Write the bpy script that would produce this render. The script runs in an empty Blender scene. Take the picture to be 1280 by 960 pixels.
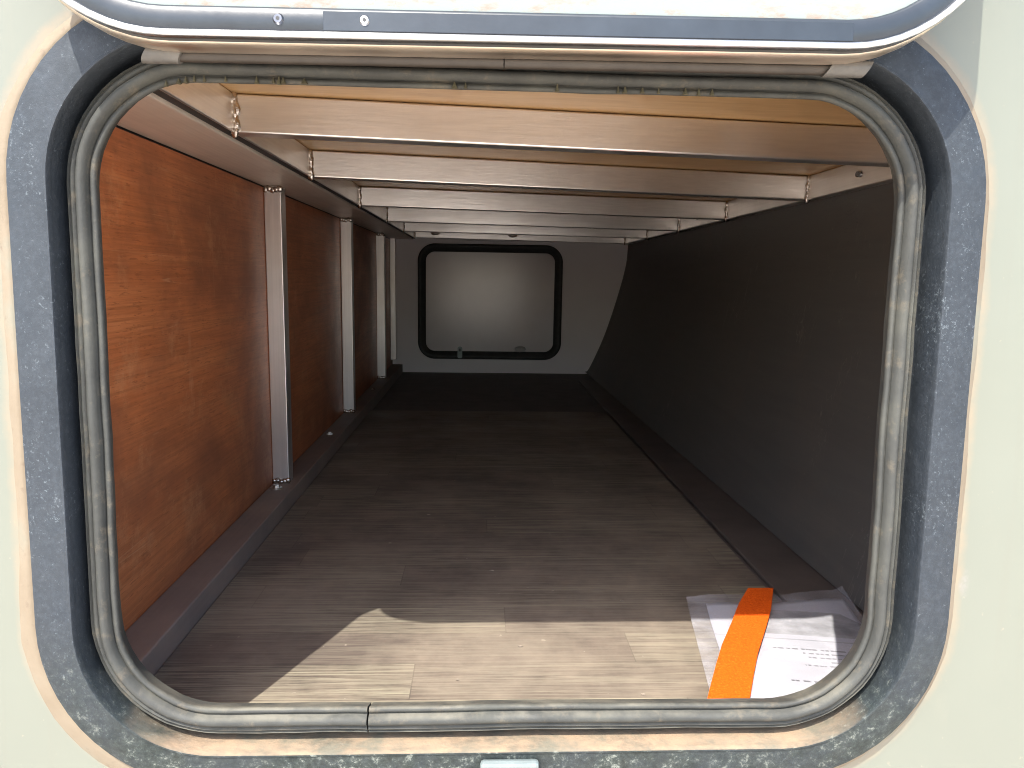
import bpy, bmesh, math, random
from mathutils import Vector, Matrix, noise
rnd = random.Random(7)
C = bpy.context.scene.collection
S = bpy.context.scene
R = math.radians

# ------------------------------------------------------------------ camera
YAW, PITCH, ROLL, F_PX, DIST = .045, .145, .016, 920.0, .56
cy, sy, cp, sp = math.cos(YAW), math.sin(YAW), math.cos(PITCH), math.sin(PITCH)
fwd = Vector((sy*cp, cy*cp, -sp)); right = Vector((cy, -sy, 0)); up = right.cross(fwd)
rx = right*math.cos(ROLL) + up*math.sin(ROLL)
ux = -right*math.sin(ROLL) + up*math.cos(ROLL)
cd = bpy.data.cameras.new('camera'); cam = bpy.data.objects.new('camera', cd); C.objects.link(cam)
m3 = Matrix((rx, ux, -fwd)).transposed()
cam.matrix_world = Matrix.Translation((0, -DIST, 0)) @ m3.to_4x4()
cd.sensor_width = 36; cd.lens = F_PX/1280*36; cd.clip_start = .02; cd.clip_end = 400
S.camera = cam

# ------------------------------------------------------------------ daylight
SUN_DIR = Vector((.44, 1.0, -1.6)).normalized()        # the way the light travels
elev = math.asin(-SUN_DIR.z); azim = math.atan2(-SUN_DIR.x, -SUN_DIR.y)
W = bpy.data.worlds.new('World'); S.world = W; W.use_nodes = True
nt = W.node_tree; bg = nt.nodes['Background']
sky = nt.nodes.new('ShaderNodeTexSky'); sky.sky_type = 'NISHITA'; sky.sun_disc = False
sky.sun_elevation = elev; sky.sun_rotation = azim; sky.dust_density = 2.0
nt.links.new(sky.outputs['Color'], bg.inputs['Color']); bg.inputs['Strength'].default_value = .15
sl = bpy.data.lights.new('sun', 'SUN'); sun = bpy.data.objects.new('sun', sl); C.objects.link(sun)
sl.energy = 2.15; sl.angle = R(.5); sl.color = (1, .955, .87)
sun.rotation_euler = SUN_DIR.to_track_quat('-Z', 'Y').to_euler(); sun.location = (-2, -6, 9)
S.view_settings.view_transform = 'Standard'; S.view_settings.look = 'None'
S.view_settings.gamma = 1; S.view_settings.use_curve_mapping = False
S.view_settings.exposure = 2.05
cyc = S.cycles
cyc.use_denoising = True; cyc.filter_width = 1.0; cyc.max_bounces = 14; cyc.diffuse_bounces = 8; cyc.glossy_bounces = 6
cyc.transparent_max_bounces = 10; cyc.caustics_reflective = True; cyc.sample_clamp_indirect = 6

# ------------------------------------------------------------------ node helpers
class N:
    def __init__(s, name):
        s.m = bpy.data.materials.new(name); s.m.use_nodes = True
        s.t = s.m.node_tree; s.b = s.t.nodes['Principled BSDF']
        s.co = s.t.nodes.new('ShaderNodeTexCoord').outputs['Object']
    def put(s, sock, v):
        if v is None: return
        if hasattr(v, 'is_output'): s.t.links.new(v, sock)
        else:
            if isinstance(v, (tuple, list)) and len(v) == 3 and len(getattr(sock, 'default_value', (0,))) == 4: v = (*v, 1)
            sock.default_value = v
    def new(s, kind, **kw):
        n = s.t.nodes.new('ShaderNode'+kind)
        for k, v in kw.items(): setattr(n, k, v)
        return n
    def scale(s, sc, loc=(0, 0, 0), src=None):
        n = s.new('Mapping'); s.put(n.inputs['Vector'], src or s.co)
        n.inputs['Scale'].default_value = sc; n.inputs['Location'].default_value = loc
        return n.outputs[0]
    def noise(s, sc=5, det=4, rough=.55, vec=None, dist=0):
        n = s.new('TexNoise'); s.put(n.inputs['Vector'], vec or s.co)
        n.inputs['Scale'].default_value = sc; n.inputs['Detail'].default_value = det
        n.inputs['Roughness'].default_value = rough; n.inputs['Distortion'].default_value = dist
        return n.outputs[0]
    def white(s, vec):
        n = s.new('TexWhiteNoise'); s.put(n.inputs['Vector'], vec); return n.outputs[0]
    def ramp(s, f, *stops):
        n = s.new('ValToRGB'); s.put(n.inputs[0], f); e = n.color_ramp.elements
        while len(e) < len(stops): e.new(.5)
        for i, (p, c) in enumerate(stops):
            if not isinstance(c, tuple): c = (c, c, c)
            e[i].position = p; e[i].color = (*c, 1)
        return n.outputs[0]
    def mix(s, f, a, b, mode='MIX'):
        n = s.new('Mix', data_type='RGBA', blend_type=mode)
        s.put(n.inputs[0], f); s.put(n.inputs[6], a); s.put(n.inputs[7], b); return n.outputs[2]
    def math(s, op, a, b=None, c=None, clamp=False):
        n = s.new('Math', operation=op, use_clamp=clamp)
        for i, v in enumerate((a, b, c)): s.put(n.inputs[i], v)
        return n.outputs[0]
    def xyz(s, v=None):
        n = s.new('SeparateXYZ'); s.put(n.inputs[0], v or s.co); return n.outputs
    def comb(s, x, y, z=0.0):
        n = s.new('CombineXYZ'); s.put(n.inputs[0], x); s.put(n.inputs[1], y); s.put(n.inputs[2], z); return n.outputs[0]
    def bump(s, h, st=.3, d=.002, prev=None):
        n = s.new('Bump'); s.put(n.inputs['Height'], h); n.inputs['Strength'].default_value = st
        n.inputs['Distance'].default_value = d
        if prev is not None: s.put(n.inputs['Normal'], prev)
        return n.outputs[0]
    def out(s, col, rough=.5, metal=0, bump=None, spec=None, **kw):
        s.put(s.b.inputs['Base Color'], col); s.put(s.b.inputs['Roughness'], rough)
        s.put(s.b.inputs['Metallic'], metal); s.put(s.b.inputs['Normal'], bump)
        if spec is not None: s.put(s.b.inputs['Specular IOR Level'], spec)
        for k, v in kw.items(): s.put(s.b.inputs[k], v)
        return s.m

# ------------------------------------------------------------------ materials
def mat_wall():
    n = N('gelcoat')
    c = n.ramp(n.noise(3, 5), (.3, (.147, .156, .126)), (.7, (.162, .171, .138)))
    c = n.mix(n.ramp(n.noise(22, 6, .65, n.scale((1, 1, .35))), (.60, 0.), (.80, .35)), c, (.19, .185, .145))
    c = n.mix(n.ramp(n.noise(160, 2), (.72, 0.), (.78, .5)), c, (.26, .23, .17))
    x, y, z = n.xyz()
    ax = n.math('SUBTRACT', n.math('ABSOLUTE', n.math('SUBTRACT', x, .0195)), .2995-.074)
    az = n.math('SUBTRACT', n.math('ABSOLUTE', n.math('ADD', z, .105)), .240-.074)
    px, pz = n.math('MAXIMUM', ax, 0.0), n.math('MAXIMUM', az, 0.0)
    d = n.math('SQRT', n.math('ADD', n.math('MULTIPLY', px, px), n.math('MULTIPLY', pz, pz)))
    d = n.math('ADD', d, n.math('MINIMUM', n.math('MAXIMUM', ax, az), 0.0))      # distance from the opening's rim + .074
    halo = n.math('MULTIPLY', n.math('SUBTRACT', n.math('ADD', .146, n.math('MULTIPLY', n.noise(18, 6, .7), .014)), d), 170., clamp=True)
    c = n.mix(n.math('MULTIPLY', halo, n.ramp(n.noise(40, 6, .7), (.3, .25), (.65, .75))), c, (.235, .185, .125))
    streak = n.ramp(n.noise(1, 5, .6, n.scale((55, 1, 2.2))), (.56, 0.), (.74, .22))
    c = n.mix(streak, c, (.15, .145, .115))
    sx = n.math('MULTIPLY', n.math('SUBTRACT', n.math('ADD', x, n.math('MULTIPLY', n.noise(60, 3), .012)), .404), 160.)
    sz = n.math('MULTIPLY', n.math('SUBTRACT', z, -.243), 75.)
    smear = n.math('SUBTRACT', 1.0, n.math('ADD', n.math('MULTIPLY', sx, sx), n.math('MULTIPLY', sz, sz)), clamp=True)
    c = n.mix(n.math('MULTIPLY', smear, n.ramp(n.noise(300, 3), (.35, .1), (.6, .8))), c, (.20, .19, .17))
    return n.out(c, n.ramp(n.noise(9, 4), (.3, .32), (.7, .5)), 0, n.bump(n.noise(30, 3), .08, .002))
def mat_sealant():
    n = N('aged_sealant')
    c = n.ramp(n.noise(14, 5), (.3, (.165, .128, .085)), (.52, (.190, .152, .105)), (.72, (.175, .172, .132)))
    c = n.mix(n.ramp(n.noise(90, 4), (.62, 0.), (.72, .7)), c, (.13, .095, .065))
    return n.out(c, .75, 0, n.bump(n.noise(70, 4), .5, .002))
def mat_frame():
    n = N('weathered_black_plastic')
    z = n.xyz()[2]
    low = n.math('MULTIPLY_ADD', z, -9.0, -2.35, clamp=True)         # dirtier along the bottom
    c = n.ramp(n.noise(7, 6), (.3, (.021, .026, .032)), (.7, (.031, .038, .046)))
    c = n.mix(n.ramp(n.noise(190, 5, .8), (.46, 0.), (.66, .55)), c, (.047, .056, .067))
    c = n.mix(n.ramp(n.noise(45, 6, .75), (.52, 0.), (.70, .5)), c, (.022, .028, .036))
    sp_ = n.math('ADD', n.noise(330, 4, .8), n.math('MULTIPLY', n.noise(16, 5, .7), .30))
    c = n.mix(n.ramp(sp_, (.75, 0.), (.84, .6)), c, (.14, .165, .18))
    d = n.math('MULTIPLY', n.ramp(n.noise(14, 9, .8), (.34, .25), (.56, 1.)), low)
    c = n.mix(d, c, n.ramp(n.noise(115, 7, .82), (.42, (.014, .019, .017)), (.56, (.034, .043, .039)), (.66, (.20, .215, .185))))
    nz = n.xyz(n.new('NewGeometry').outputs['Normal'])[2]
    du = n.math('MULTIPLY', n.math('SUBTRACT', nz, .70), 3.6, clamp=True)
    du = n.math('MULTIPLY', du, n.ramp(n.noise(20, 8, .75, n.scale((.5, 1, 1))), (.30, .25), (.52, 1.)))
    c = n.mix(du, c, n.ramp(n.noise(30, 7, .7), (.35, (.17, .155, .115)), (.58, (.30, .215, .14))))
    return n.out(c, n.ramp(n.noise(60, 4), (.3, .5), (.7, .78)), 0, n.bump(n.noise(300, 5, .8), .45, .0012), .35)
def mat_seal():
    n = N('rubber_seal')
    c = n.ramp(n.noise(16, 6, .65), (.28, (.032, .033, .030)), (.5, (.049, .050, .045)), (.75, (.080, .080, .066)))
    c = n.mix(n.ramp(n.noise(70, 5, .7), (.54, 0.), (.70, .6)), c, (.125, .105, .075))
    nz = n.xyz(n.new('NewGeometry').outputs['Normal'])[2]
    du = n.math('MULTIPLY', n.math('SUBTRACT', nz, .45), 2.2, clamp=True)
    c = n.mix(n.math('MULTIPLY', du, n.ramp(n.noise(30, 5), (.4, .1), (.65, .7))), c, (.19, .175, .135))
    return n.out(c, n.ramp(n.noise(40, 5), (.3, .58), (.7, .85)), 0, n.bump(n.noise(150, 6, .75), .5, .0012), .35)
def mat_plain(name, col, rough=.5, metal=0., var=.12, sc=20, bump=.1):
    n = N(name)
    lo = tuple(x*(1-var) for x in col); hi = tuple(x*(1+var) for x in col)
    return n.out(n.ramp(n.noise(sc, 5, .6), (.3, lo), (.7, hi)), rough, metal, n.bump(n.noise(sc*4, 3), bump, .001) if bump else None)
def mat_alu(name, axis, col=(.80, .75, .69), rough=.30, dirt=.5, metal=1.0):
    n = N(name)
    sc = [260, 260, 260]; sc[axis] = 3
    st = n.noise(1, 3, .6, n.scale(tuple(sc)))
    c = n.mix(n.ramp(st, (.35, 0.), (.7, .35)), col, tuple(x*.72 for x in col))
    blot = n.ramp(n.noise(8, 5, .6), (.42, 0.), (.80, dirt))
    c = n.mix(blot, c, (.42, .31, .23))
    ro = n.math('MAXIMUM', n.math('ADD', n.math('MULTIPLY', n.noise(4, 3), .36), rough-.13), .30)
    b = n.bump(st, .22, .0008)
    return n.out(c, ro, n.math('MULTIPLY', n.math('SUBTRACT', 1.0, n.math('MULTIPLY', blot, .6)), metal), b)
def mat_wood():
    n = N('mahogany_plywood')
    g = n.noise(1, 6, .6, n.scale((1, 2.2, 34)), .25)
    fine = n.noise(1, 4, .7, n.scale((1, 7, 260)))
    pore = n.noise(1, 3, .7, n.scale((1, 45, 420)))
    big = n.noise(3.4, 6, .62, n.scale((1, .9, 1.4), (0, 2.2, 5.1)), .4)
    c = n.ramp(g, (.25, (.46, .142, .052)), (.5, (.55, .185, .070)), (.75, (.63, .24, .095)))
    c = n.mix(n.ramp(fine, (.42, 0.), (.62, .55)), c, (.31, .105, .038))
    c = n.mix(n.ramp(pore, (.58, 0.), (.66, .55)), c, (.22, .07, .026))
    c = n.mix(n.ramp(big, (.42, 0.), (.62, .74)), c, (.22, .085, .046))
    sm = n.noise(11, 9, .8, n.scale((1, 1, 1), (3, 1, 7)))
    c = n.mix(n.ramp(sm, (.53, 0.), (.68, .36)), c, (.66, .36, .18))
    for k, (sc, loc) in enumerate((((1, .5, 40), (0, 3.3, 2.6)), ((1, 34, .5), (0, 1.7, 4.2)))):
        scr = n.noise(1, 0, .4, n.scale(sc, loc), .0)                   # pale hairline scratches
        line = n.ramp(scr, (.493, 0.), (.500, .42), (.507, 0.))
        gate = n.ramp(n.noise(9, 4, .6, n.scale((1, 1, 1), (9, 2+k*3, 4))), (.56, 0.), (.66, 1.))
        c = n.mix(n.math('MULTIPLY', line, gate), c, (.66, .38, .22))
    return n.out(c, n.ramp(big, (.3, .40), (.7, .55)), 0, n.bump(fine, .10, .0008))
def mat_ply():
    n = N('pale_plywood')
    g = n.noise(1, 6, .65, n.scale((9, 60, 1)), .5)
    c = n.ramp(g, (.3, (.42, .245, .100)), (.55, (.51, .315, .137)), (.75, (.57, .38, .175)))
    c = n.mix(n.ramp(n.noise(7, 4), (.60, 0.), (.74, .5)), c, (.36, .18, .06))
    return n.out(c, .5, 0, n.bump(g, .1, .0008))
def mat_floor():
    n = N('printed_oak_laminate')
    x, y, z = n.xyz()
    row = n.math('FLOOR', n.math('DIVIDE', n.math('ADD', y, .013), .069))
    off = n.math('MULTIPLY', n.white(n.comb(row, 3.3)), .9)
    col = n.math('FLOOR', n.math('DIVIDE', n.math('ADD', n.math('ADD', x, off), 5.0), .62))
    rv = n.white(n.comb(row, col, 1.7))
    pv = n.comb(n.math('ADD', n.math('MULTIPLY', x, 4.2), n.math('MULTIPLY', rv, 31.)), n.math('MULTIPLY', y, 150.), rv)
    g = n.noise(1, 6, .68, pv, .3)
    pv2 = n.comb(n.math('MULTIPLY', x, 9.), n.math('MULTIPLY', y, 430.), rv)
    fine = n.noise(1, 5, .75, pv2)
    c = n.ramp(g, (.30, (.128, .108, .084)), (.48, (.215, .192, .142)), (.68, (.31, .285, .205)))
    c = n.mix(n.ramp(fine, (.47, 0.), (.58, .88)), c, (.060, .046, .040))
    c = n.mix(n.math('MULTIPLY', rv, .66), c, (.088, .066, .059))
    fy = n.math('FRACT', n.math('DIVIDE', n.math('ADD', y, .013), .069))
    fx = n.math('FRACT', n.math('DIVIDE', n.math('ADD', n.math('ADD', x, off), 5.0), .62))
    seam = n.math('MAXIMUM', n.math('LESS_THAN', fy, .022), n.math('LESS_THAN', fx, .0022))
    c = n.mix(n.math('MULTIPLY', seam, .55), c, (.045, .036, .032))
    dust = n.math('ADD', n.noise(6, 6, .6), n.math('MULTIPLY', n.noise(46, 4, .7), .22))
    c = n.mix(n.ramp(dust, (.50, 0.), (.80, .42)), c, (.36, .30, .225))
    c = n.mix(n.ramp(n.noise(95, 2), (.735, 0.), (.76, .5)), c, (.34, .29, .23))
    h = n.math('ADD', n.math('MULTIPLY', fine, .6), n.math('MULTIPLY', g, .4))
    return n.out(c, n.ramp(n.noise(8, 5), (.3, .42), (.7, .62)), 0, n.bump(h, .35, .0009), .4)
def mat_dark_panel():
    n = N('dark_grained_panel')
    g = n.noise(1, 7, .65, n.scale((3, 3, 34)), .8)
    c = n.ramp(g, (.3, (.078, .076, .070)), (.7, (.096, .092, .084)))
    c = n.mix(n.ramp(n.noise(4, 6, .7), (.50, 0.), (.74, .30)), c, (.145, .112, .086))
    w = n.noise(1, 2, .5, n.scale((2, 9, 46), (0, 0, .4)), 2.2)          # raised wavy grain lines near the top
    zz = n.xyz()[2]
    gate = n.math('MULTIPLY', n.math('MULTIPLY_ADD', zz, 14.0, .2, clamp=True), n.ramp(n.noise(5, 3), (.42, 0.), (.6, .7)))
    c = n.mix(n.math('MULTIPLY', n.ramp(w, (.485, 0.), (.50, 1.), (.515, 0.)), gate), c, (.035, .032, .03))
    scr = n.noise(1, 3, .5, n.scale((6, 44, 9), (2, 1, 3)), 1.0)
    gt = n.ramp(n.noise(5, 4, .6, n.scale((1, 1, 1), (1, 7, 2))), (.55, 0.), (.64, 1.))
    c = n.mix(n.math('MULTIPLY', n.ramp(scr, (.490, 0.), (.50, .5), (.510, 0.)), gt), c, (.32, .29, .26))
    c = n.mix(n.ramp(n.noise(70, 4, .7), (.70, 0.), (.76, .4)), c, (.26, .22, .18))
    return n.out(c, .5, 0, n.bump(g, .10, .0012))
def mat_print():
    n = N('printed_paper')                       # object space: x across, y along the sheet
    x, y, z = n.xyz()
    row = n.math('DIVIDE', y, .0088); fr = n.math('FRACT', row); rid = n.math('FLOOR', row)
    inrow = n.math('MULTIPLY', n.math('GREATER_THAN', fr, .28), n.math('LESS_THAN', fr, .62))
    half = n.math('MULTIPLY_ADD', n.white(n.comb(rid, 9.1)), .062, .022)
    inx = n.math('LESS_THAN', n.math('ABSOLUTE', n.math('SUBTRACT', x, .142)), half)
    word = n.ramp(n.noise(1, 2, .5, n.comb(n.math('MULTIPLY', x, 190.), n.math('MULTIPLY', rid, 17.))), (.42, 0.), (.50, 1.))
    t = n.math('MULTIPLY', n.math('MULTIPLY', inrow, inx), word)
    t = n.math('MULTIPLY', t, n.math('LESS_THAN', y, .205))
    # the grey picture near the far end
    pic = n.math('MULTIPLY', n.math('GREATER_THAN', y, .232), n.math('LESS_THAN', y, .297))
    dx = n.math('ADD', x, n.math('MULTIPLY', n.math('SUBTRACT', y, .232), .75))
    pic = n.math('MULTIPLY', pic, n.math('MULTIPLY', n.math('GREATER_THAN', x, .045), n.math('LESS_THAN', dx, .215)))
    pc = n.ramp(n.noise(1, 4, .6, n.comb(n.math('MULTIPLY', x, 26.), n.math('MULTIPLY', y, 34.))), (.35, .10), (.5, .19), (.65, .30))
    c = n.mix(t, (.36, .36, .385), (.07, .07, .08))
    c = n.mix(n.math('MULTIPLY', pic, .85), c, pc)
    bar = n.math('MULTIPLY', n.math('GREATER_THAN', y, .219), n.math('LESS_THAN', y, .2215))
    c = n.mix(n.math('MULTIPLY', bar, .6), c, (.15, .15, .16))
    return n.out(c, .6)
def mat_sleeve():
    n = N('clear_plastic_sleeve')
    m = n.new('MixShader'); tr = n.new('BsdfTransparent'); tr.inputs[0].default_value = (.93, .93, .95, 1)
    milky = n.ramp(n.noise(24, 5), (.35, .10), (.7, .30))
    n.out((.80, .80, .86), .16, 0, n.bump(n.noise(18, 4, .6), .9, .008))
    n.put(m.inputs[0], milky); n.put(m.inputs[1], tr.outputs[0]); n.put(m.inputs[2], n.b.outputs[0])
    n.t.links.new(m.outputs[0], n.t.nodes['Material Output'].inputs[0]); return n.m
def mat_strap():
    n = N('orange_hook_and_loop')
    f = n.noise(420, 3, .7)
    c = n.ramp(f, (.3, (.62, .070, .002)), (.6, (.74, .105, .003)), (.76, (.85, .20, .03)))
    return n.out(c, .8, 0, n.bump(f, .8, .0015), .2)
def mat_rear():
    n = N('pale_lining')
    c = n.ramp(n.noise(5, 4), (.3, (.80, .755, .75)), (.7, (.84, .80, .79)))
    return n.out(c, .6, 0, n.bump(n.noise(150, 3), .12, .001))
def mat_door_panel():
    n = N('white_moulded_panel')
    c = n.ramp(n.noise(6, 4), (.3, (.195, .225, .208)), (.7, (.207, .235, .217)))
    z = n.xyz()[2]
    edge = n.math('MULTIPLY_ADD', n.math('ABSOLUTE', n.math('SUBTRACT', z, .016)), -55.0, 1.0, clamp=True)
    d = n.math('MULTIPLY', edge, n.ramp(n.noise(30, 8, .8, n.scale((.7, 1, 1.6))), (.50, 0.), (.60, .9)))
    c = n.mix(d, c, (.22, .135, .09))
    c = n.mix(n.ramp(n.noise(75, 4, .7), (.68, 0.), (.74, .5)), c, (.17, .14, .12))
    return n.out(c, .7, 0, n.bump(n.noise(200, 2), .1, .0006), .25)
def mat_ground():
    n = N('sandy_ground')
    c = n.ramp(n.noise(3, 8, .65), (.3, (.66, .56, .45)), (.7, (.76, .66, .54)))
    return n.out(c, .9, 0, n.bump(n.noise(60, 5), .6, .02))

MW = mat_wall(); MSEAL = mat_sealant(); MF = mat_frame(); MR = mat_seal(); MG = mat_ground()
ALX = mat_alu('brushed_aluminium_across', 0, (.90, .87, .83), .26, .25, .96)
ALY = mat_alu('brushed_aluminium_along', 1, (.90, .87, .83), .26, .25, .96)
ALZ = mat_alu('brushed_aluminium_upright', 2, (.86, .82, .79), .30, .22, .85)
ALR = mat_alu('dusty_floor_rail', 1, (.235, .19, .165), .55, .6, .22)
ALT = mat_alu('dull_aluminium_rail', 1, (.84, .75, .65), .36, .3, .35)
ALD = mat_alu('door_edge_aluminium', 0, (.62, .63, .65), .26, .12)
ALH = mat_alu('hinge_aluminium', 0, (.80, .70, .58), .32, .5)
WELD = mat_plain('weld_metal', (.55, .50, .45), .22, 1., .4, 130, .5)
MWOOD = mat_wood(); MPLY = mat_ply(); MFL = mat_floor(); MDK = mat_dark_panel()
MREAR = mat_rear(); MDOOR = mat_door_panel(); MPRINT = mat_print(); MSLV = mat_sleeve(); MSTRAP = mat_strap()
BLACK = mat_plain('black_rubber_and_gap_shade', (.030, .030, .029), .55, 0, .3, 40, .2)  # rubber parts, and the strips that stand in for shade in gaps
TRIM = mat_plain('grey_painted_trim', (.022, .028, .035), .36, 0, .22, 30, .12)
HINGEB = mat_plain('dusty_hinge_barrel', (.035, .028, .022), .5, 0, .35, 30, .2)
CAPM = mat_plain('grey_plastic_cap', (.095, .090, .082), .45, 0, .3, 60, .3)
STEEL = mat_plain('zinc_bolt', (.62, .58, .53), .28, 1., .25, 90, .3)
SUBF = mat_plain('dark_subfloor', (.12, .105, .098), .6, 0, .25, 14, .2)
RPANEL = N('gloss_hatch_panel')
RPANEL = RPANEL.out(RPANEL.ramp(RPANEL.noise(6, 4), (.3, (.60, .565, .555)), (.7, (.66, .625, .61))), .19, 0,
                    RPANEL.bump(RPANEL.noise(190, 3), .16, .0009), .6)
FLECK = mat_plain('dried_glue_fleck', (.075, .066, .036), .8, 0, .5, 300, 0)
ALPLATE = mat_plain('bright_catch_plate', (.19, .225, .22), .4, .3, .1, 60, .1)
SCREW = mat_plain('dark_screw', (.18, .18, .19), .3, .9, .3, 200, 0)

# ------------------------------------------------------------------ mesh helpers
def obj(name, bm, mat, parent=None, smooth=False, auto=None):
    me = bpy.data.meshes.new(name); bmesh.ops.recalc_face_normals(bm, faces=bm.faces[:])
    bm.to_mesh(me); bm.free()
    if smooth or auto is not None:
        for p in me.polygons: p.use_smooth = True
        if auto is not None: me.set_sharp_from_angle(angle=R(auto))
    me.materials.append(mat)
    o = bpy.data.objects.new(name, me); C.objects.link(o)
    if parent: o.parent = parent
    return o
def tag(o, label=None, cat=None, group=None, kind=None):
    if label: o['label'] = label
    if cat: o['category'] = cat
    if group: o['group'] = group
    if kind: o['kind'] = kind
    return o
def thing(name, label, cat, loc=(0, 0, 0), group=None):
    o = bpy.data.objects.new(name, None); o.empty_display_size = .05; C.objects.link(o); o.location = loc
    return tag(o, label, cat, group)
def structure(name, label=None):
    o = bpy.data.objects.new(name, None); C.objects.link(o)
    return tag(o, label, None, None, 'structure')
def box(bm, x0, x1, y0, y1, z0, z1, bev=0.0, seg=2):
    b = bmesh.new()
    v = [b.verts.new((x, y, z)) for x in (x0, x1) for y in (y0, y1) for z in (z0, z1)]
    for f in ((0, 1, 3, 2), (4, 6, 7, 5), (0, 4, 5, 1), (2, 3, 7, 6), (0, 2, 6, 4), (1, 5, 7, 3)): b.faces.new([v[i] for i in f])
    if bev: bmesh.ops.bevel(b, geom=b.edges[:], offset=bev, segments=seg, affect='EDGES', profile=.5)
    join(bm, b)
def join(bm, b):
    me = bpy.data.meshes.new('tmp'); b.to_mesh(me); b.free(); bm.from_mesh(me); bpy.data.meshes.remove(me)
def bar(bm, a, b_, wy, h, bev=.002, cuts=1):
    """square tube from a to b_ (bottom front edge), running roughly along x"""
    b = bmesh.new(); rows = []
    for k in range(cuts+1):
        t = k/cuts; p = Vector(a).lerp(Vector(b_), t)
        rows.append([b.verts.new(p+Vector(d)) for d in ((0, 0, 0), (0, wy, 0), (0, wy, h), (0, 0, h))])
    for r0, r1 in zip(rows, rows[1:]):
        for i in range(4): b.faces.new((r0[i], r0[(i+1) % 4], r1[(i+1) % 4], r1[i]))
    b.faces.new(rows[0]); b.faces.new(rows[-1][::-1])
    es = [e for e in b.edges if abs((e.verts[0].co-e.verts[1].co).x) > .02]
    bmesh.ops.bevel(b, geom=es, offset=bev, segments=3, affect='EDGES', profile=.5)
    join(bm, b)
def cyl(bm, a, b_, r, n=16, r2=None):
    a, b_ = Vector(a), Vector(b_); d = (b_-a); q = d.to_track_quat('Z', 'Y').to_matrix().to_4x4()
    b = bmesh.new(); bmesh.ops.create_cone(b, cap_ends=True, segments=n, radius1=r, radius2=r if r2 is None else r2, depth=d.length)
    bmesh.ops.transform(b, matrix=Matrix.Translation((a+b_)/2) @ q, verts=b.verts[:]); join(bm, b)
def blob(bm, c, s, seed=0, amp=.25, sub=2):
    b = bmesh.new(); bmesh.ops.create_icosphere(b, subdivisions=sub, radius=1)
    for v in b.verts:
        k = 1+amp*noise.noise(v.co*1.7+Vector((seed*3.1, seed*1.3, seed)))+amp*.5*noise.noise(v.co*5+Vector((seed, 0, 2)))
        v.co = Vector((v.co.x*s[0]*k, v.co.y*s[1]*k, v.co.z*s[2]*k))+Vector(c)
    join(bm, b)
def rr_loop(cx, cz, hx, hz, r, o, ncorner=14, nstraight=14, start=None):
    """points of a rounded rectangle grown by o; begins on the bottom edge at fraction `start`"""
    hx, hz, r = hx+o, hz+o, max(r+o, .004); pts = []
    xs = lambda t: cx-(hx-r)+2*(hx-r)*t
    s0 = .5 if start is None else start
    for k in range(nstraight): pts.append((xs(s0+(1-s0)*k/nstraight), cz-hz))
    for (ax, az, a0) in ((cx+hx-r, cz-hz+r, -90), (cx+hx-r, cz+hz-r, 0), (cx-hx+r, cz+hz-r, 90), (cx-hx+r, cz-hz+r, 180)):
        for k in range(ncorner+1):
            a = R(a0+90*k/ncorner); pts.append((ax+r*math.cos(a), az+r*math.sin(a)))
        if a0 == -90: pts += [(cx+hx, cz-hz+r+2*(hz-r)*k/nstraight) for k in range(1, nstraight)]
        if a0 == 0: pts += [(cx+hx-r-2*(hx-r)*k/nstraight, cz+hz) for k in range(1, nstraight)]
        if a0 == 90: pts += [(cx-hx, cz+hz-r-2*(hz-r)*k/nstraight) for k in range(1, nstraight)]
    for k in range(1, nstraight+1): pts.append((xs(s0*k/nstraight), cz-hz))
    return pts
LEAN = .026
def lean(z): return LEAN*(z+.1)
def sweep(bm, prof, rect, wob=0.0, gap=0.0, start=None, closed_prof=False, leaning=True, seed=0.0, owob=None):
    """sweep (o, y) profile points round a rounded rectangle rect=(cx,cz,hx,hz,r)"""
    loops = []
    for (o, y) in prof:
        pts = rr_loop(*rect, o, start=start)
        ring = []
        for i, (x, z) in enumerate(pts):
            w = wob*noise.noise(Vector((x*9+seed, z*9, o*12))) if wob else 0
            if owob:
                d = Vector((x-rect[0], z-rect[1])).normalized()
                k = owob(x, z, o); x += d.x*k; z += d.y*k
            ring.append(bm.verts.new((x, y+w+(lean(z) if leaning else 0), z)))
        loops.append(ring)
    n = len(loops[0])
    pairs = list(zip(loops, loops[1:]))+([(loops[-1], loops[0])] if closed_prof else [])
    for la, lb in pairs:
        for i in range(n-1): bm.faces.new((la[i], la[i+1], lb[i+1], lb[i]))
    if gap:
        for ring in loops:
            ring[0].co.x += gap*(1+.7*noise.noise(ring[0].co*90)); ring[-1].co.x -= gap*.3
        if closed_prof:
            bm.faces.new([l[0] for l in loops]); bm.faces.new([l[-1] for l in loops])
    else:
        for l in loops: bmesh.ops.weld_verts(bm, targetmap={l[-1]: l[0]}) if l[-1].is_valid else None
def rr_plate(bm, rect, y0, y1, bev=.003):
    """solid rounded-rectangle slab between y0 and y1"""
    pts = rr_loop(*rect, 0)[:-1]
    a = [bm.verts.new((x, y0, z)) for x, z in pts]; b = [bm.verts.new((x, y1, z)) for x, z in pts]
    n = len(pts); bm.faces.new(a); bm.faces.new(b[::-1])
    for i in range(n): bm.faces.new((a[i], b[i], b[(i+1) % n], a[(i+1) % n]))

OPEN = (.0195, -.105, .2995, .2400, .074)       # the clear opening
FRAME = (.0215, -.105, .2990, .2400, .074)

# ================================================================== SETTING
bm = bmesh.new(); s_ = 60
v = [bm.verts.new(p) for p in ((-s_, -s_, -1.05), (s_, -s_, -1.05), (s_, s_, -1.05), (-s_, s_, -1.05))]; bm.faces.new(v)
tag(obj('ground', bm, MG), 'pale sandy ground below the camper wall', None, None, 'structure')

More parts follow.
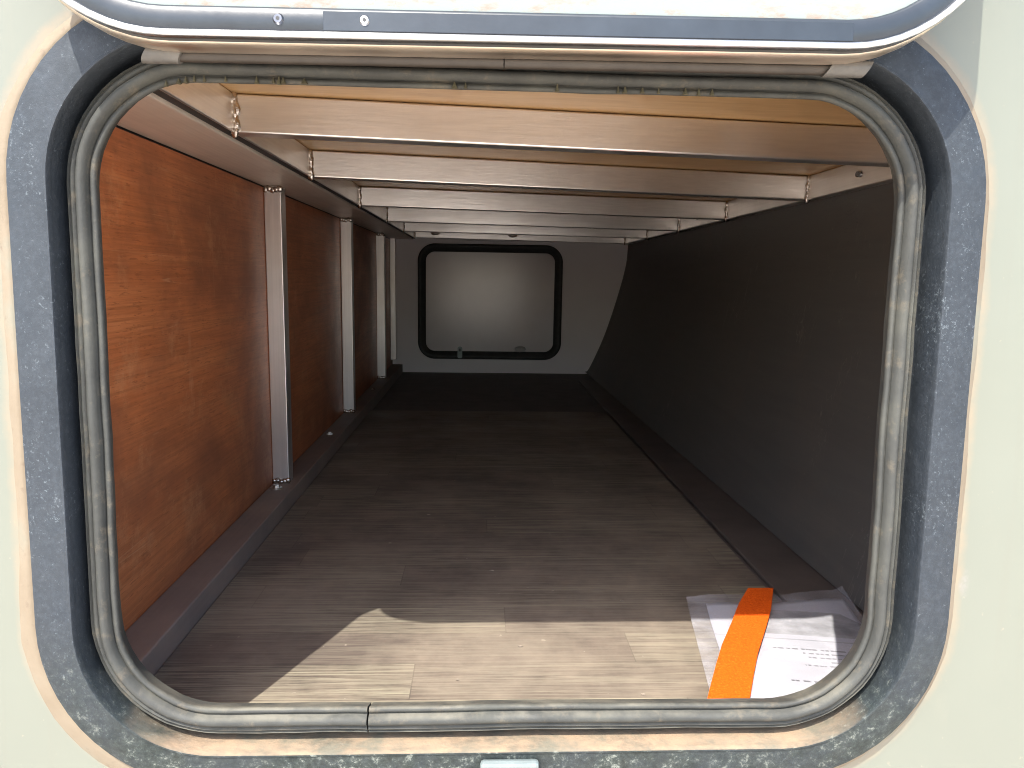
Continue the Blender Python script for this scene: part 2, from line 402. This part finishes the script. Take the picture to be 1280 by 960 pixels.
# outer wall with the rounded opening
wall = tag(structure('outer_wall'), 'cream gelcoat side wall of the camper around the hatch')
bm = bmesh.new()
sweep(bm, [(.052, 0), (.085, 0), (.13, 0), (.22, 0), (.40, 0), (.62, 0)], OPEN)
obj('wall_skin', bm, MW, wall, auto=30)
bm = bmesh.new()
sweep(bm, [(.022, .034), (.034, .034), (.052, .034), (.2, .034), (.62, .034)], OPEN)
obj('inner_lining', bm, MREAR, wall, auto=30)
bm = bmesh.new()                                   # foam core edge hidden in the frame
sweep(bm, [(.052, 0), (.052, .034)], OPEN); obj('core_edge', bm, MREAR, wall, auto=30)
bm = bmesh.new()
def bead(x, z, o):
    if o < .0625: return 0
    b = noise.noise(Vector((x*14, z*14, 3)))*.0020 + noise.noise(Vector((x*50, z*50, 8)))*.0014
    if x < -.2 and z < -.2: b += .005*min(1, (-.2-z)/.08)
    return b*(o-.0615)/.010
sweep(bm, [(.0585, -.003), (.0622, -.0052), (.0655, -.0042), (.0695, -.0016), (.0722, .0004)], OPEN, .0006, owob=bead)
obj('sealant_bead', bm, MSEAL, wall, smooth=True)

# locker shell -------------------------------------------------------------
YB = 2.72
floor = structure('floor', 'wood print laminate floor of the locker')
bm = bmesh.new(); box(bm, -.46, .66, .035, YB, -.46, -.430); obj('subfloor', bm, SUBF, floor)
bm = bmesh.new()
pts = [(-.3385, .036), (.400, .036)]
for k in range(7):
    a = R(90*k/6); pts.append((.400-.05+.05*math.cos(a), 1.72-.05+.05*math.sin(a)))
pts.append((-.3385, 1.72))
top = [bm.verts.new((x, y, -.420)) for x, y in pts]; bot = [bm.verts.new((x, y, -.4299)) for x, y in pts]
bm.faces.new(top); n_ = len(pts)
for i in range(n_): bm.faces.new((top[i], bot[i], bot[(i+1) % n_], top[(i+1) % n_]))
bmesh.ops.recalc_face_normals(bm, faces=bm.faces[:])
bmesh.ops.bevel(bm, geom=[e for e in bm.edges if e.verts[0].co.z > -.421 and e.verts[1].co.z > -.421], offset=.0014, segments=2, affect='EDGES')
obj('laminate_sheet', bm, MFL, floor, auto=30)
bm = bmesh.new(); box(bm, .412, .50, .036, 2.45, -.4295, -.4225, .002); obj('edge_strip', bm, mat_plain('brown_edge_strip', (.100, .083, .072), .5, 0, .2, 18, .15), floor)

ceiling = structure('ceiling', 'orange plywood boards above the aluminium crossbars')
for k, (y0, y1) in enumerate(((.034, 1.305), (1.3065, YB))):
    bm = bmesh.new(); b = bmesh.new(); box(b, -.47, .72, y0, y1, .1995, .2145)
    for v in b.verts: v.co.z -= (v.co.x+.30)*.011
    join(bm, b); obj('plywood_board', bm, MPLY, ceiling)

rear = structure('rear_wall', 'pale grey end wall of the locker')
bm = bmesh.new(); box(bm, -.50, .80, YB, YB+.03, -.46, .24); obj('rear_lining', bm, MREAR, rear)

side = structure('side_wall', 'red brown plywood side of the locker')
WX = -.386
ys = [.036, .800, 1.515, 2.225, YB-.001]
for y0, y1 in zip(ys, ys[1:]):
    bm = bmesh.new(); box(bm, WX-.010, WX, y0+.0006, y1-.0006, -.4295, .1495); obj('wood_panel', bm, MWOOD, side)

bm = bmesh.new(); box(bm, WX-.016, WX-.006, .036, YB-.001, .12, .1985); obj('gap_shade_backing', bm, BLACK, side)  # black strip painting the shade in the slit above the wood panels
bm = bmesh.new(); box(bm, -.2932, -.2830, .037, YB-.003, .1570, .163); obj('gap_shade_strip', bm, BLACK, ceiling)  # black strip in place of the shade inside the gap between the rails
rp = thing('curved_side_panel', 'dark grained panel curving in towards the floor on the right', 'panel', (.5, .036, -.42))
rp.location = (0, 0, 0)
bm = bmesh.new()
near = [(.592, .163), (.592, .150), (.590, .08), (.574, -.05), (.550, -.2), (.520, -.33), (.500, -.42)]
far = [(.650, .180), (.650, .168), (.645, .063), (.6126, -.0785), (.5577, -.2577), (.497, -.40), (.476, -.42)]
def profile_at(t, off=0):
    out = []
    P = [Vector(a).lerp(Vector(b), t) for a, b in zip(near, far)]
    for i in range(len(P)-1):
        p0, p1, p2, p3 = P[max(i-1, 0)], P[i], P[i+1], P[min(i+2, len(P)-1)]
        for k in range(6):
            u = k/6
            q = .5*((2*p1)+(-p0+p2)*u+(2*p0-5*p1+4*p2-p3)*u*u+(-p0+3*p1-3*p2+p3)*u**3)
            out.append((q.x+off, q.y))
    out.append((P[-1].x+off, P[-1].y)); return out
rows = []
for k in range(25):
    t = k/24; y = .036+(YB-.037)*t
    a = profile_at(t); b_ = profile_at(t, .012)[::-1]
    rows.append([bm.verts.new((x, y, z)) for x, z in a+b_])
n_ = len(rows[0])
for r0, r1 in zip(rows, rows[1:]):
    for i in range(n_): bm.faces.new((r0[i], r0[(i+1) % n_], r1[(i+1) % n_], r1[i]))
bm.faces.new(rows[0]); bm.faces.new(rows[-1][::-1])
obj('panel_skin', bm, MDK, rp, auto=40)
bm = bmesh.new()                                   # rubber lip along its upper edge
for k in range(24):
    t0, t1 = k/24, (k+1)/24
    a = Vector((near[1][0]-.001, .036+(YB-.037)*t0, .150)).lerp(Vector((far[1][0]-.001, .036+(YB-.037)*t0, .168)), t0)
    b_ = Vector((near[1][0]-.001, .036+(YB-.037)*t1, .150)).lerp(Vector((far[1][0]-.001, .036+(YB-.037)*t1, .168)), t1)
    cyl(bm, a, b_+Vector((0, .002, 0)), .006, 8)
obj('edge_lip', bm, BLACK, rp, smooth=True)
bm = bmesh.new(); box(bm, .685, .70, .036, YB, -.46, .205); obj('light_blocker', bm, BLACK, rp)  # unseen wall added behind the panel to keep light out

# ================================================================== HATCH FRAME
hf = thing('hatch_frame', 'weathered grey plastic frame with rubber seal around the locker opening', 'hatch frame')
bm = bmesh.new()
sweep(bm, [(.0290, -.010), (.0288, -.0158), (.0294, -.0168), (.0306, -.0168), (.0314, -.0156), (.0335, -.0154), (.044, -.0146), (.0555, -.0126), (.0600, -.0105), (.0618, -.0055), (.0618, .002)], FRAME, .0004)
obj('flange', bm, MF, hf, auto=42)
bm = bmesh.new()
sweep(bm, [(.0291, -.0150), (.0290, -.012), (.0292, .012), (.0290, .0205), (.027, .0225), (.022, .0225), (.015, .0225)], FRAME, .0003)
obj('recess', bm, MF, hf, smooth=True)
bm = bmesh.new()
sweep(bm, [(.022, .034), (.014, .0215), (.020, .0212)], OPEN); obj('inner_collar', bm, BLACK, hf, smooth=True)
# rubber seal with its ridges, split where the two ends meet at the bottom
seal_prof = [(.008, .0205), (.0013, .0040), (-.0002, .0010), (.0000, -.0016), (.0014, -.0026), (.0032, -.0022), (.0038, -.0004),
             (.0046, -.0004), (.0054, -.0044), (.0074, -.0072), (.0100, -.0077), (.0122, -.0060), (.0130, -.0028), (.0138, -.0018),
             (.0146, -.0032), (.0162, -.0040), (.0174, -.0028), (.0179, -.0006), (.0188, -.0004), (.0198, -.0022), (.0209, -.0010), (.0213, .003), (.0214, .018), (.010, .0202)]
bm = bmesh.new()
def sealwob(x, z, o): return .0011*noise.noise(Vector((x*11, z*11, 5)))+.0007*noise.noise(Vector((x*42, z*42, 1)))+.0003*noise.noise(Vector((x*130, z*130, 1)))
sweep(bm, seal_prof, OPEN, .0009, gap=.0012, start=.264, closed_prof=True, owob=sealwob)
obj('rubber_seal', bm, MR, hf, auto=70)
# flecks of old glue on the seal's upper lip
bm = bmesh.new()
for i, fx in enumerate((-.226, -.217, -.212, -.206, -.199, -.184, -.162, -.15, -.146, -.143, -.128, -.02, -.012, .055, .10, .105, .118, .13, .15, .16, .17)):
    s = .0012+.0016*rnd.random()
    z = OPEN[1]+OPEN[3]+.0004-(.004*max(0, (-.205-fx)/.02))
    b = bmesh.new(); bmesh.ops.create_cone(b, cap_ends=True, segments=5, radius1=s, radius2=.0002, depth=.004+.002*rnd.random())
    bmesh.ops.transform(b, matrix=Matrix.Translation((fx, -.0035+lean(z), z+.0018)), verts=b.verts[:]); join(bm, b)
tag(obj('glue_fleck', bm, FLECK, hf), 'dry greenish glue flecks on the upper lip of the seal', kind='stuff')
# catch plate at the bottom, seen only by its upper rim
bm = bmesh.new(); box(bm, .0035, .0505, -.0215, -.014, -.44, -.3800, .003)
cp_ = obj('catch_plate', bm, ALPLATE, hf)
cp_.location = (0, lean(-.41), 0)

# ================================================================== HATCH DOOR (folded up)
hd = thing('hatch_door', 'white hatch door folded up above the opening, grey trim round its edge', 'hatch door', (.0195, -.062, .148))
DZ = .56
DR = (0, DZ/2, .326, DZ/2, .107)
hd.rotation_euler = (R(-2.5), -R(.55), 0)
bm = bmesh.new(); rr_plate(bm, (0, DZ/2, .326-.012, DZ/2-.010, .097), .0015, .0285); obj('inner_panel', bm, MDOOR, hd, auto=30)
def ring(prof, mat, name, rect=DR, auto=40):
    b = bmesh.new(); sweep(b, prof, rect, leaning=False); return obj(name, b, mat, hd, auto=auto)
trim = ring([(-.0195, .0017), (-.0190, .0003), (-.0172, -.0008), (-.006, -.0008), (-.0045, .0002)], TRIM, 'trim')
ring([(-.0046, .0004), (-.0040, -.0022), (-.0022, -.0034), (-.0006, -.0028), (.0002, -.0006), (.0002, .0012)], ALD, 'edge_bead', auto=60)
ring([(.0000, .0012), (-.0012, .0024), (-.0012, .0070), (.0000, .0080)], BLACK, 'edge_gasket')
ring([(.0000, .0080), (.0012, .0095), (.0016, .0180), (.0010, .0270), (-.004, .0300), (-.03, .0300)], ALH, 'edge_rim', auto=50)
bm = bmesh.new(); rr_plate(bm, (0, DZ/2, .326-.02, DZ/2-.02, .087), .0288, .0305); obj('outer_skin', bm, MW, hd)
# lapped trim piece and screws
bm = bmesh.new(); box(bm, -.120, .222, -.0013, -.0009, .0050, .0168, .0002, 1); obj('trim_overlap', bm, TRIM, hd)
for fx in (-.148, -.094):
    b = bmesh.new(); cyl(b, (fx, -.0024, .0115), (fx, -.0008, .0115), .0026, 16, .0036)
    sc = obj('screw', b, SCREW if fx < -.12 else STEEL, trim, auto=40)
    b = bmesh.new(); cyl(b, (fx, -.00255, .0115), (fx, -.0023, .0115), .0013, 6); 
    obj('screw_socket', b, BLACK, trim)
# hinge
hg = thing('hinge', 'dusty aluminium hinge strip along the top of the opening', 'hinge', (0, 0, 0))
HY, HZ = -.030, .1432
def hz(x): return HZ+(x+.225)*.0075
bm = bmesh.new()
for x0, x1 in ((-.205, .0144), (.0152, .243)):
    b = bmesh.new(); cyl(b, (x0, HY, hz(x0)), (x1, HY, hz(x1)), .0043, 24); join(bm, b)
    break
obj('barrel', bm, HINGEB, hg, auto=40)
bm = bmesh.new(); cyl(bm, (.0152, HY, hz(.0152)), (.243, HY, hz(.243)), .0043, 24); obj('barrel', bm, HINGEB, hg, auto=40)
bm = bmesh.new(); bar(bm, (-.215, HY-.001, hz(-.215)+.0040), (.25, HY-.001, hz(.25)+.0040), .008, .011, .0008); obj('hinge_leaf', bm, ALH, hg)
for x0, x1 in ((-.224, -.200), (.238, .266)):
    b = bmesh.new(); cyl(b, (x0, HY-.001, hz(x0)), (x1, HY-.001, hz(x1)+0), .0058, 20)
    for v in b.verts:
        v.co.x += (v.co.z-HZ)*(.6 if x0 < 0 else .6)
    obj('end_cap', b, CAPM, hg, auto=40)

# ================================================================== ALUMINIUM SIDE FRAME (left)
sf = thing('side_frame', 'aluminium tube frame of rails and posts along the wooden side wall', 'metal frame', (-.36, .04, -.43))
inv = Matrix.Translation((.36, -.04, .43))
def fobj(name, bm, mat, **k):
    bmesh.ops.transform(bm, matrix=inv, verts=bm.verts[:]); return obj(name, bm, mat, sf, **k)
RZ = -.391
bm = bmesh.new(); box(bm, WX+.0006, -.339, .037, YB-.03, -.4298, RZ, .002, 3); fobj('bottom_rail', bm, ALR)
bm = bmesh.new(); box(bm, WX-.004, -.2935, .037, YB-.002, .1530, .195, .002, 3)
top_rail = fobj('top_rail', bm, ALT)
posts = [.800, 1.520, 2.225]
for i, y in enumerate(posts):
    bm = bmesh.new(); box(bm, WX+.0006, -.3555, y, y+.032, RZ+.0004, .1525, .0016, 3); p = fobj('post', bm, ALZ)
    for j, (zz, sg) in enumerate(((.146, 1), (RZ+.004, 1))):
        b = bmesh.new()
        for q in range(5): blob(b, (WX+.004+.0062*q, y-.002, zz+.0015*math.sin(q*2.1+i)), (.0060, .0036, .0055), i*9+j*5+q, .3, 2)
        b2 = b; bmesh.ops.transform(b2, matrix=inv, verts=b2.verts[:]); obj('weld', b2, WELD, p, smooth=True)
bm = bmesh.new(); box(bm, WX+.0006, -.362, 2.640, 2.668, -.366, .1525, .0016, 3); fobj('post', bm, ALZ)
def bolt(x, y, z, r, parent, mat=STEEL, mtx=inv):
    b = bmesh.new(); cyl(b, (x, y, z), (x, y, z+r*.28), r*1.0, 20); cyl(b, (x, y, z+r*.28), (x, y, z+r*.75), r*.62, 6, r*.55)
    if mtx: bmesh.ops.transform(b, matrix=mtx, verts=b.verts[:])
    return obj('bolt', b, mat, parent, auto=30)
bolt(-.369, .762, RZ, .0105, sf); bolt(-.366, 1.23, RZ, .0075, sf, mat_plain('white_bolt_cap', (.75, .74, .72), .4, 0, .1, 50, 0)); bolt(-.367, 1.95, RZ, .007, sf)

# ================================================================== CEILING FRAME
cf = thing('ceiling_frame', 'welded aluminium frame of crossbars under the plywood ceiling', 'metal frame', (-.279, .04, .155))
inv2 = Matrix.Translation((.279, -.04, -.155))
def cobj(name, bm, mat, **k):
    bmesh.ops.transform(bm, matrix=inv2, verts=bm.verts[:]); return obj(name, bm, mat, cf, **k)
XL, XR = -.2785, .583
ZL, ZRr = .1555, .1455
bm = bmesh.new(); box(bm, XL-.030, XL, .037, YB-.003, ZL+.0005, .1985, .002, 3)
b = bm
for v in b.verts:
    if v.co.x < XL-.01: v.co.x += .0262           # thin web so the gap beside the top rail stays open
cobj('side_rail', bm, ALY)
bm = bmesh.new(); box(bm, XR+.0, XR+.030, .037, YB-.003, ZRr, .1885, .002, 3)
for v in bm.verts: v.co.x += (v.co.y-.037)*.012
rr_ = cobj('side_rail', bm, ALY)
YL = [.315, .690, 1.180, 1.675, 2.155, 2.60]
YR = [.372, .785, 1.245, 1.700, 2.150, 2.60]
for i, (ya, yb) in enumerate(zip(YL, YR)):
    xr = XR+(yb-.037)*.012
    bm = bmesh.new(); bar(bm, (XL+.0004, ya, ZL), (xr-.0004, yb, ZRr), .026, .0425, .0022, 1)
    cb = cobj('crossbar', bm, ALX)
    for (x, y, z, sgn) in ((XL, ya, ZL, 1), (xr, yb, ZRr, -1)):
        b = bmesh.new()
        for q in range(7):
            w = 1.25 if sgn > 0 and i == 0 else 1.0
            blob(b, (x+sgn*.0015, y-.0016, z+.003+.0056*q), (.0040*w*(1+.3*math.sin(q*1.9+i)), .0034, .0095), i*13+q+(50 if sgn < 0 else 0), .35, 2)
        bmesh.ops.transform(b, matrix=inv2, verts=b.verts[:]); obj('weld', b, WELD, cb, smooth=True)
for y, z in ((.60, .166), (1.50, .168)):
    b = bmesh.new(); x = XR+(y-.037)*.012
    cyl(b, (x-.0025, y-.004, z), (x+.002, y-.004, z), .0045, 12); cyl(b, (x-.0025, y+.004, z+.001), (x+.002, y+.004, z+.001), .0045, 12)
    bmesh.ops.transform(b, matrix=inv2, verts=b.verts[:]); obj('screw', b, SCREW, rr_)
for x in (-.19, .135):
    b = bmesh.new(); blob(b, (x, 2.594, .178-(x+.28)*.01), (.020, .006, .012), 3, .1, 2)
    bmesh.ops.transform(b, matrix=inv2, verts=b.verts[:]); obj('rivet_cap', b, mat_plain('pale_cap', (.72, .62, .56), .5, 0, .1, 40, 0), cf, smooth=True)

# ================================================================== REAR HATCH
rh = thing('rear_hatch', 'closed grey hatch with black rubber gasket at the far end of the locker', 'hatch', (.045, YB, -.115))
RRECT = (0, 0, .318, .2525, .075)
rw = bmesh.new(); sweep(rw, [(0, -.001), (0, -.012), (-.004, -.016), (-.016, -.017), (-.020, -.013), (-.030, -.012), (-.034, -.007), (-.036, -.002)], RRECT, leaning=False)
obj('gasket', rw, BLACK, rh, auto=50)
bm = bmesh.new(); rr_plate(bm, (0, 0, .318-.033, .2525-.033, .043), -.0045, -.0005); hp = obj('hatch_panel', bm, RPANEL, rh)
bm = bmesh.new(); rr_plate(bm, (-.132, -.222, .0105, .026, .0095), -.022, -.017); lt = obj('latch', bm, ALPLATE, rh)
for dz in (-.208, -.214):
    b = bmesh.new(); cyl(b, (-.132, -.0228, dz), (-.132, -.0215, dz), .0042, 10); obj('screw', b, BLACK, lt)
b = bmesh.new(); blob(b, (.136, -.013, -.205), (.026, .010, .013), 5, .12, 3); obj('knob', b, mat_plain('grey_knob', (.42, .42, .41), .3, 0, .1, 30, 0), rh, smooth=True)

# ================================================================== DOCUMENTS ON THE FLOOR
A = Vector((.274, .346)); U = Vector((.224, .017)); V = Vector((-.0600, -.365)).normalized()*.325
def on_sheet(u, v_, lift=0.0):
    p = A+U*u+V*v_
    z = -.4195+lift
    z += .0035*max(0, 1-v_*5)*(1+.6*math.sin(u*9))                     # far edge stands a little off the floor
    if p.x > .475:                                                      # curls up where it meets the dark panel
        e = p.x-.475; z += e*e*12; p.x = .475+e*.72
    return Vector((p.x, p.y, z))
def sheet(name, u0, u1, v0, v1, lift, mat, label, cat, th=.0004, ragged=False, nu=30, nv=34):
    bm = bmesh.new(); g = []
    for j in range(nv+1):
        rowv = []
        for i in range(nu+1):
            u, v_ = u0+(u1-u0)*i/nu, v0+(v1-v0)*j/nv
            if ragged and j == 0: v_ += .010*abs(noise.noise(Vector((u*34, 0, 4))))+(.02*max(0, .16-u) if u < .16 else 0)
            p = on_sheet(u, v_, lift+.0009*noise.noise(Vector((u*5, v_*5, lift*900))))
            rowv.append(bm.verts.new(p))
        g.append(rowv)
    for j in range(nv):
        for i in range(nu): bm.faces.new((g[j][i], g[j][i+1], g[j+1][i+1], g[j+1][i]))
    o = obj(name, bm, mat, smooth=True)
    # the object's own axes: x across the sheet, y along it, origin at its near left corner
    org = on_sheet(u0, v1); ex = Vector((*U.normalized(), 0)); ey = Vector((*(-V).normalized(), 0)); ez = Vector((0, 0, 1))
    ex = ey.cross(ez)
    M = Matrix.Translation(org) @ Matrix((ex, ey, ez)).transposed().to_4x4()
    o.data.transform(M.inverted()); o.matrix_world = M
    if th:
        md = o.modifiers.new('thickness', 'SOLIDIFY'); md.thickness = th; md.offset = 0
    return tag(o, label, cat)
sheet('printed_sheet', .11, .96, .06, .97, .0016, MPRINT, 'white printed sheet of paper inside the clear plastic sleeve', 'paper', .0003)
sheet('plastic_sleeve', 0, 1, 0, 1, .0034, MSLV, 'clear plastic document sleeve lying in the right corner of the floor', 'document sleeve', 0, True, 40, 30)
# orange strap across the sleeve
bm = bmesh.new()
cl = [(.3785, .3585), (.352, .309), (.325, .258), (.2945, .2015), (.2745, .160), (.2535, .1145), (.236, .075), (.221, .040)]
path = [Vector(p) for p in cl]; secs = []
for i, p in enumerate(path):
    d = (path[min(i+1, len(path)-1)]-path[max(i-1, 0)]).normalized()
    nrm = Vector((-d.y, d.x)); hw = .0195
    z = -.4114+(.0012 if i == 3 else 0)+.0004*math.sin(i*1.7)
    if i == 0: z = -.4085
    L_, Rr = p-nrm*hw, p+nrm*hw
    if i == 0: L_.y = Rr.y = .3585
    secs.append([bm.verts.new((L_.x, L_.y, z)), bm.verts.new((Rr.x, Rr.y, z)), bm.verts.new((Rr.x, Rr.y, z+.0022)), bm.verts.new((L_.x, L_.y, z+.0022))])
for a, b in zip(secs, secs[1:]):
    for i in range(4): bm.faces.new((a[i], a[(i+1) % 4], b[(i+1) % 4], b[i]))
bm.faces.new(secs[0]); bm.faces.new(secs[-1][::-1])
tag(obj('strap', bm, MSTRAP, auto=40), 'bright orange fabric strap lying across the plastic sleeve', 'strap')

# crumbs and grit on the laminate
bm = bmesh.new()
for i, (x, y) in enumerate(((-.087, .70), (-.138, .56), (.03, .69), (.135, .70), (.19, .35), (-.05, .92), (.21, 1.0), (.27, .62), (.02, .45), (-.21, .62), (.12, 1.25), (.05, .23), (-.02, .16), (.17, .13))):
    blob(bm, (x, y, -.4190), (.0014+.0024*rnd.random(), .0013, .0008), i, .4, 1)
tag(obj('grit', bm, mat_plain('pale_grit', (.26, .215, .17), .8, 0, .3, 200, 0), floor), 'pale crumbs of grit on the laminate', kind='stuff')
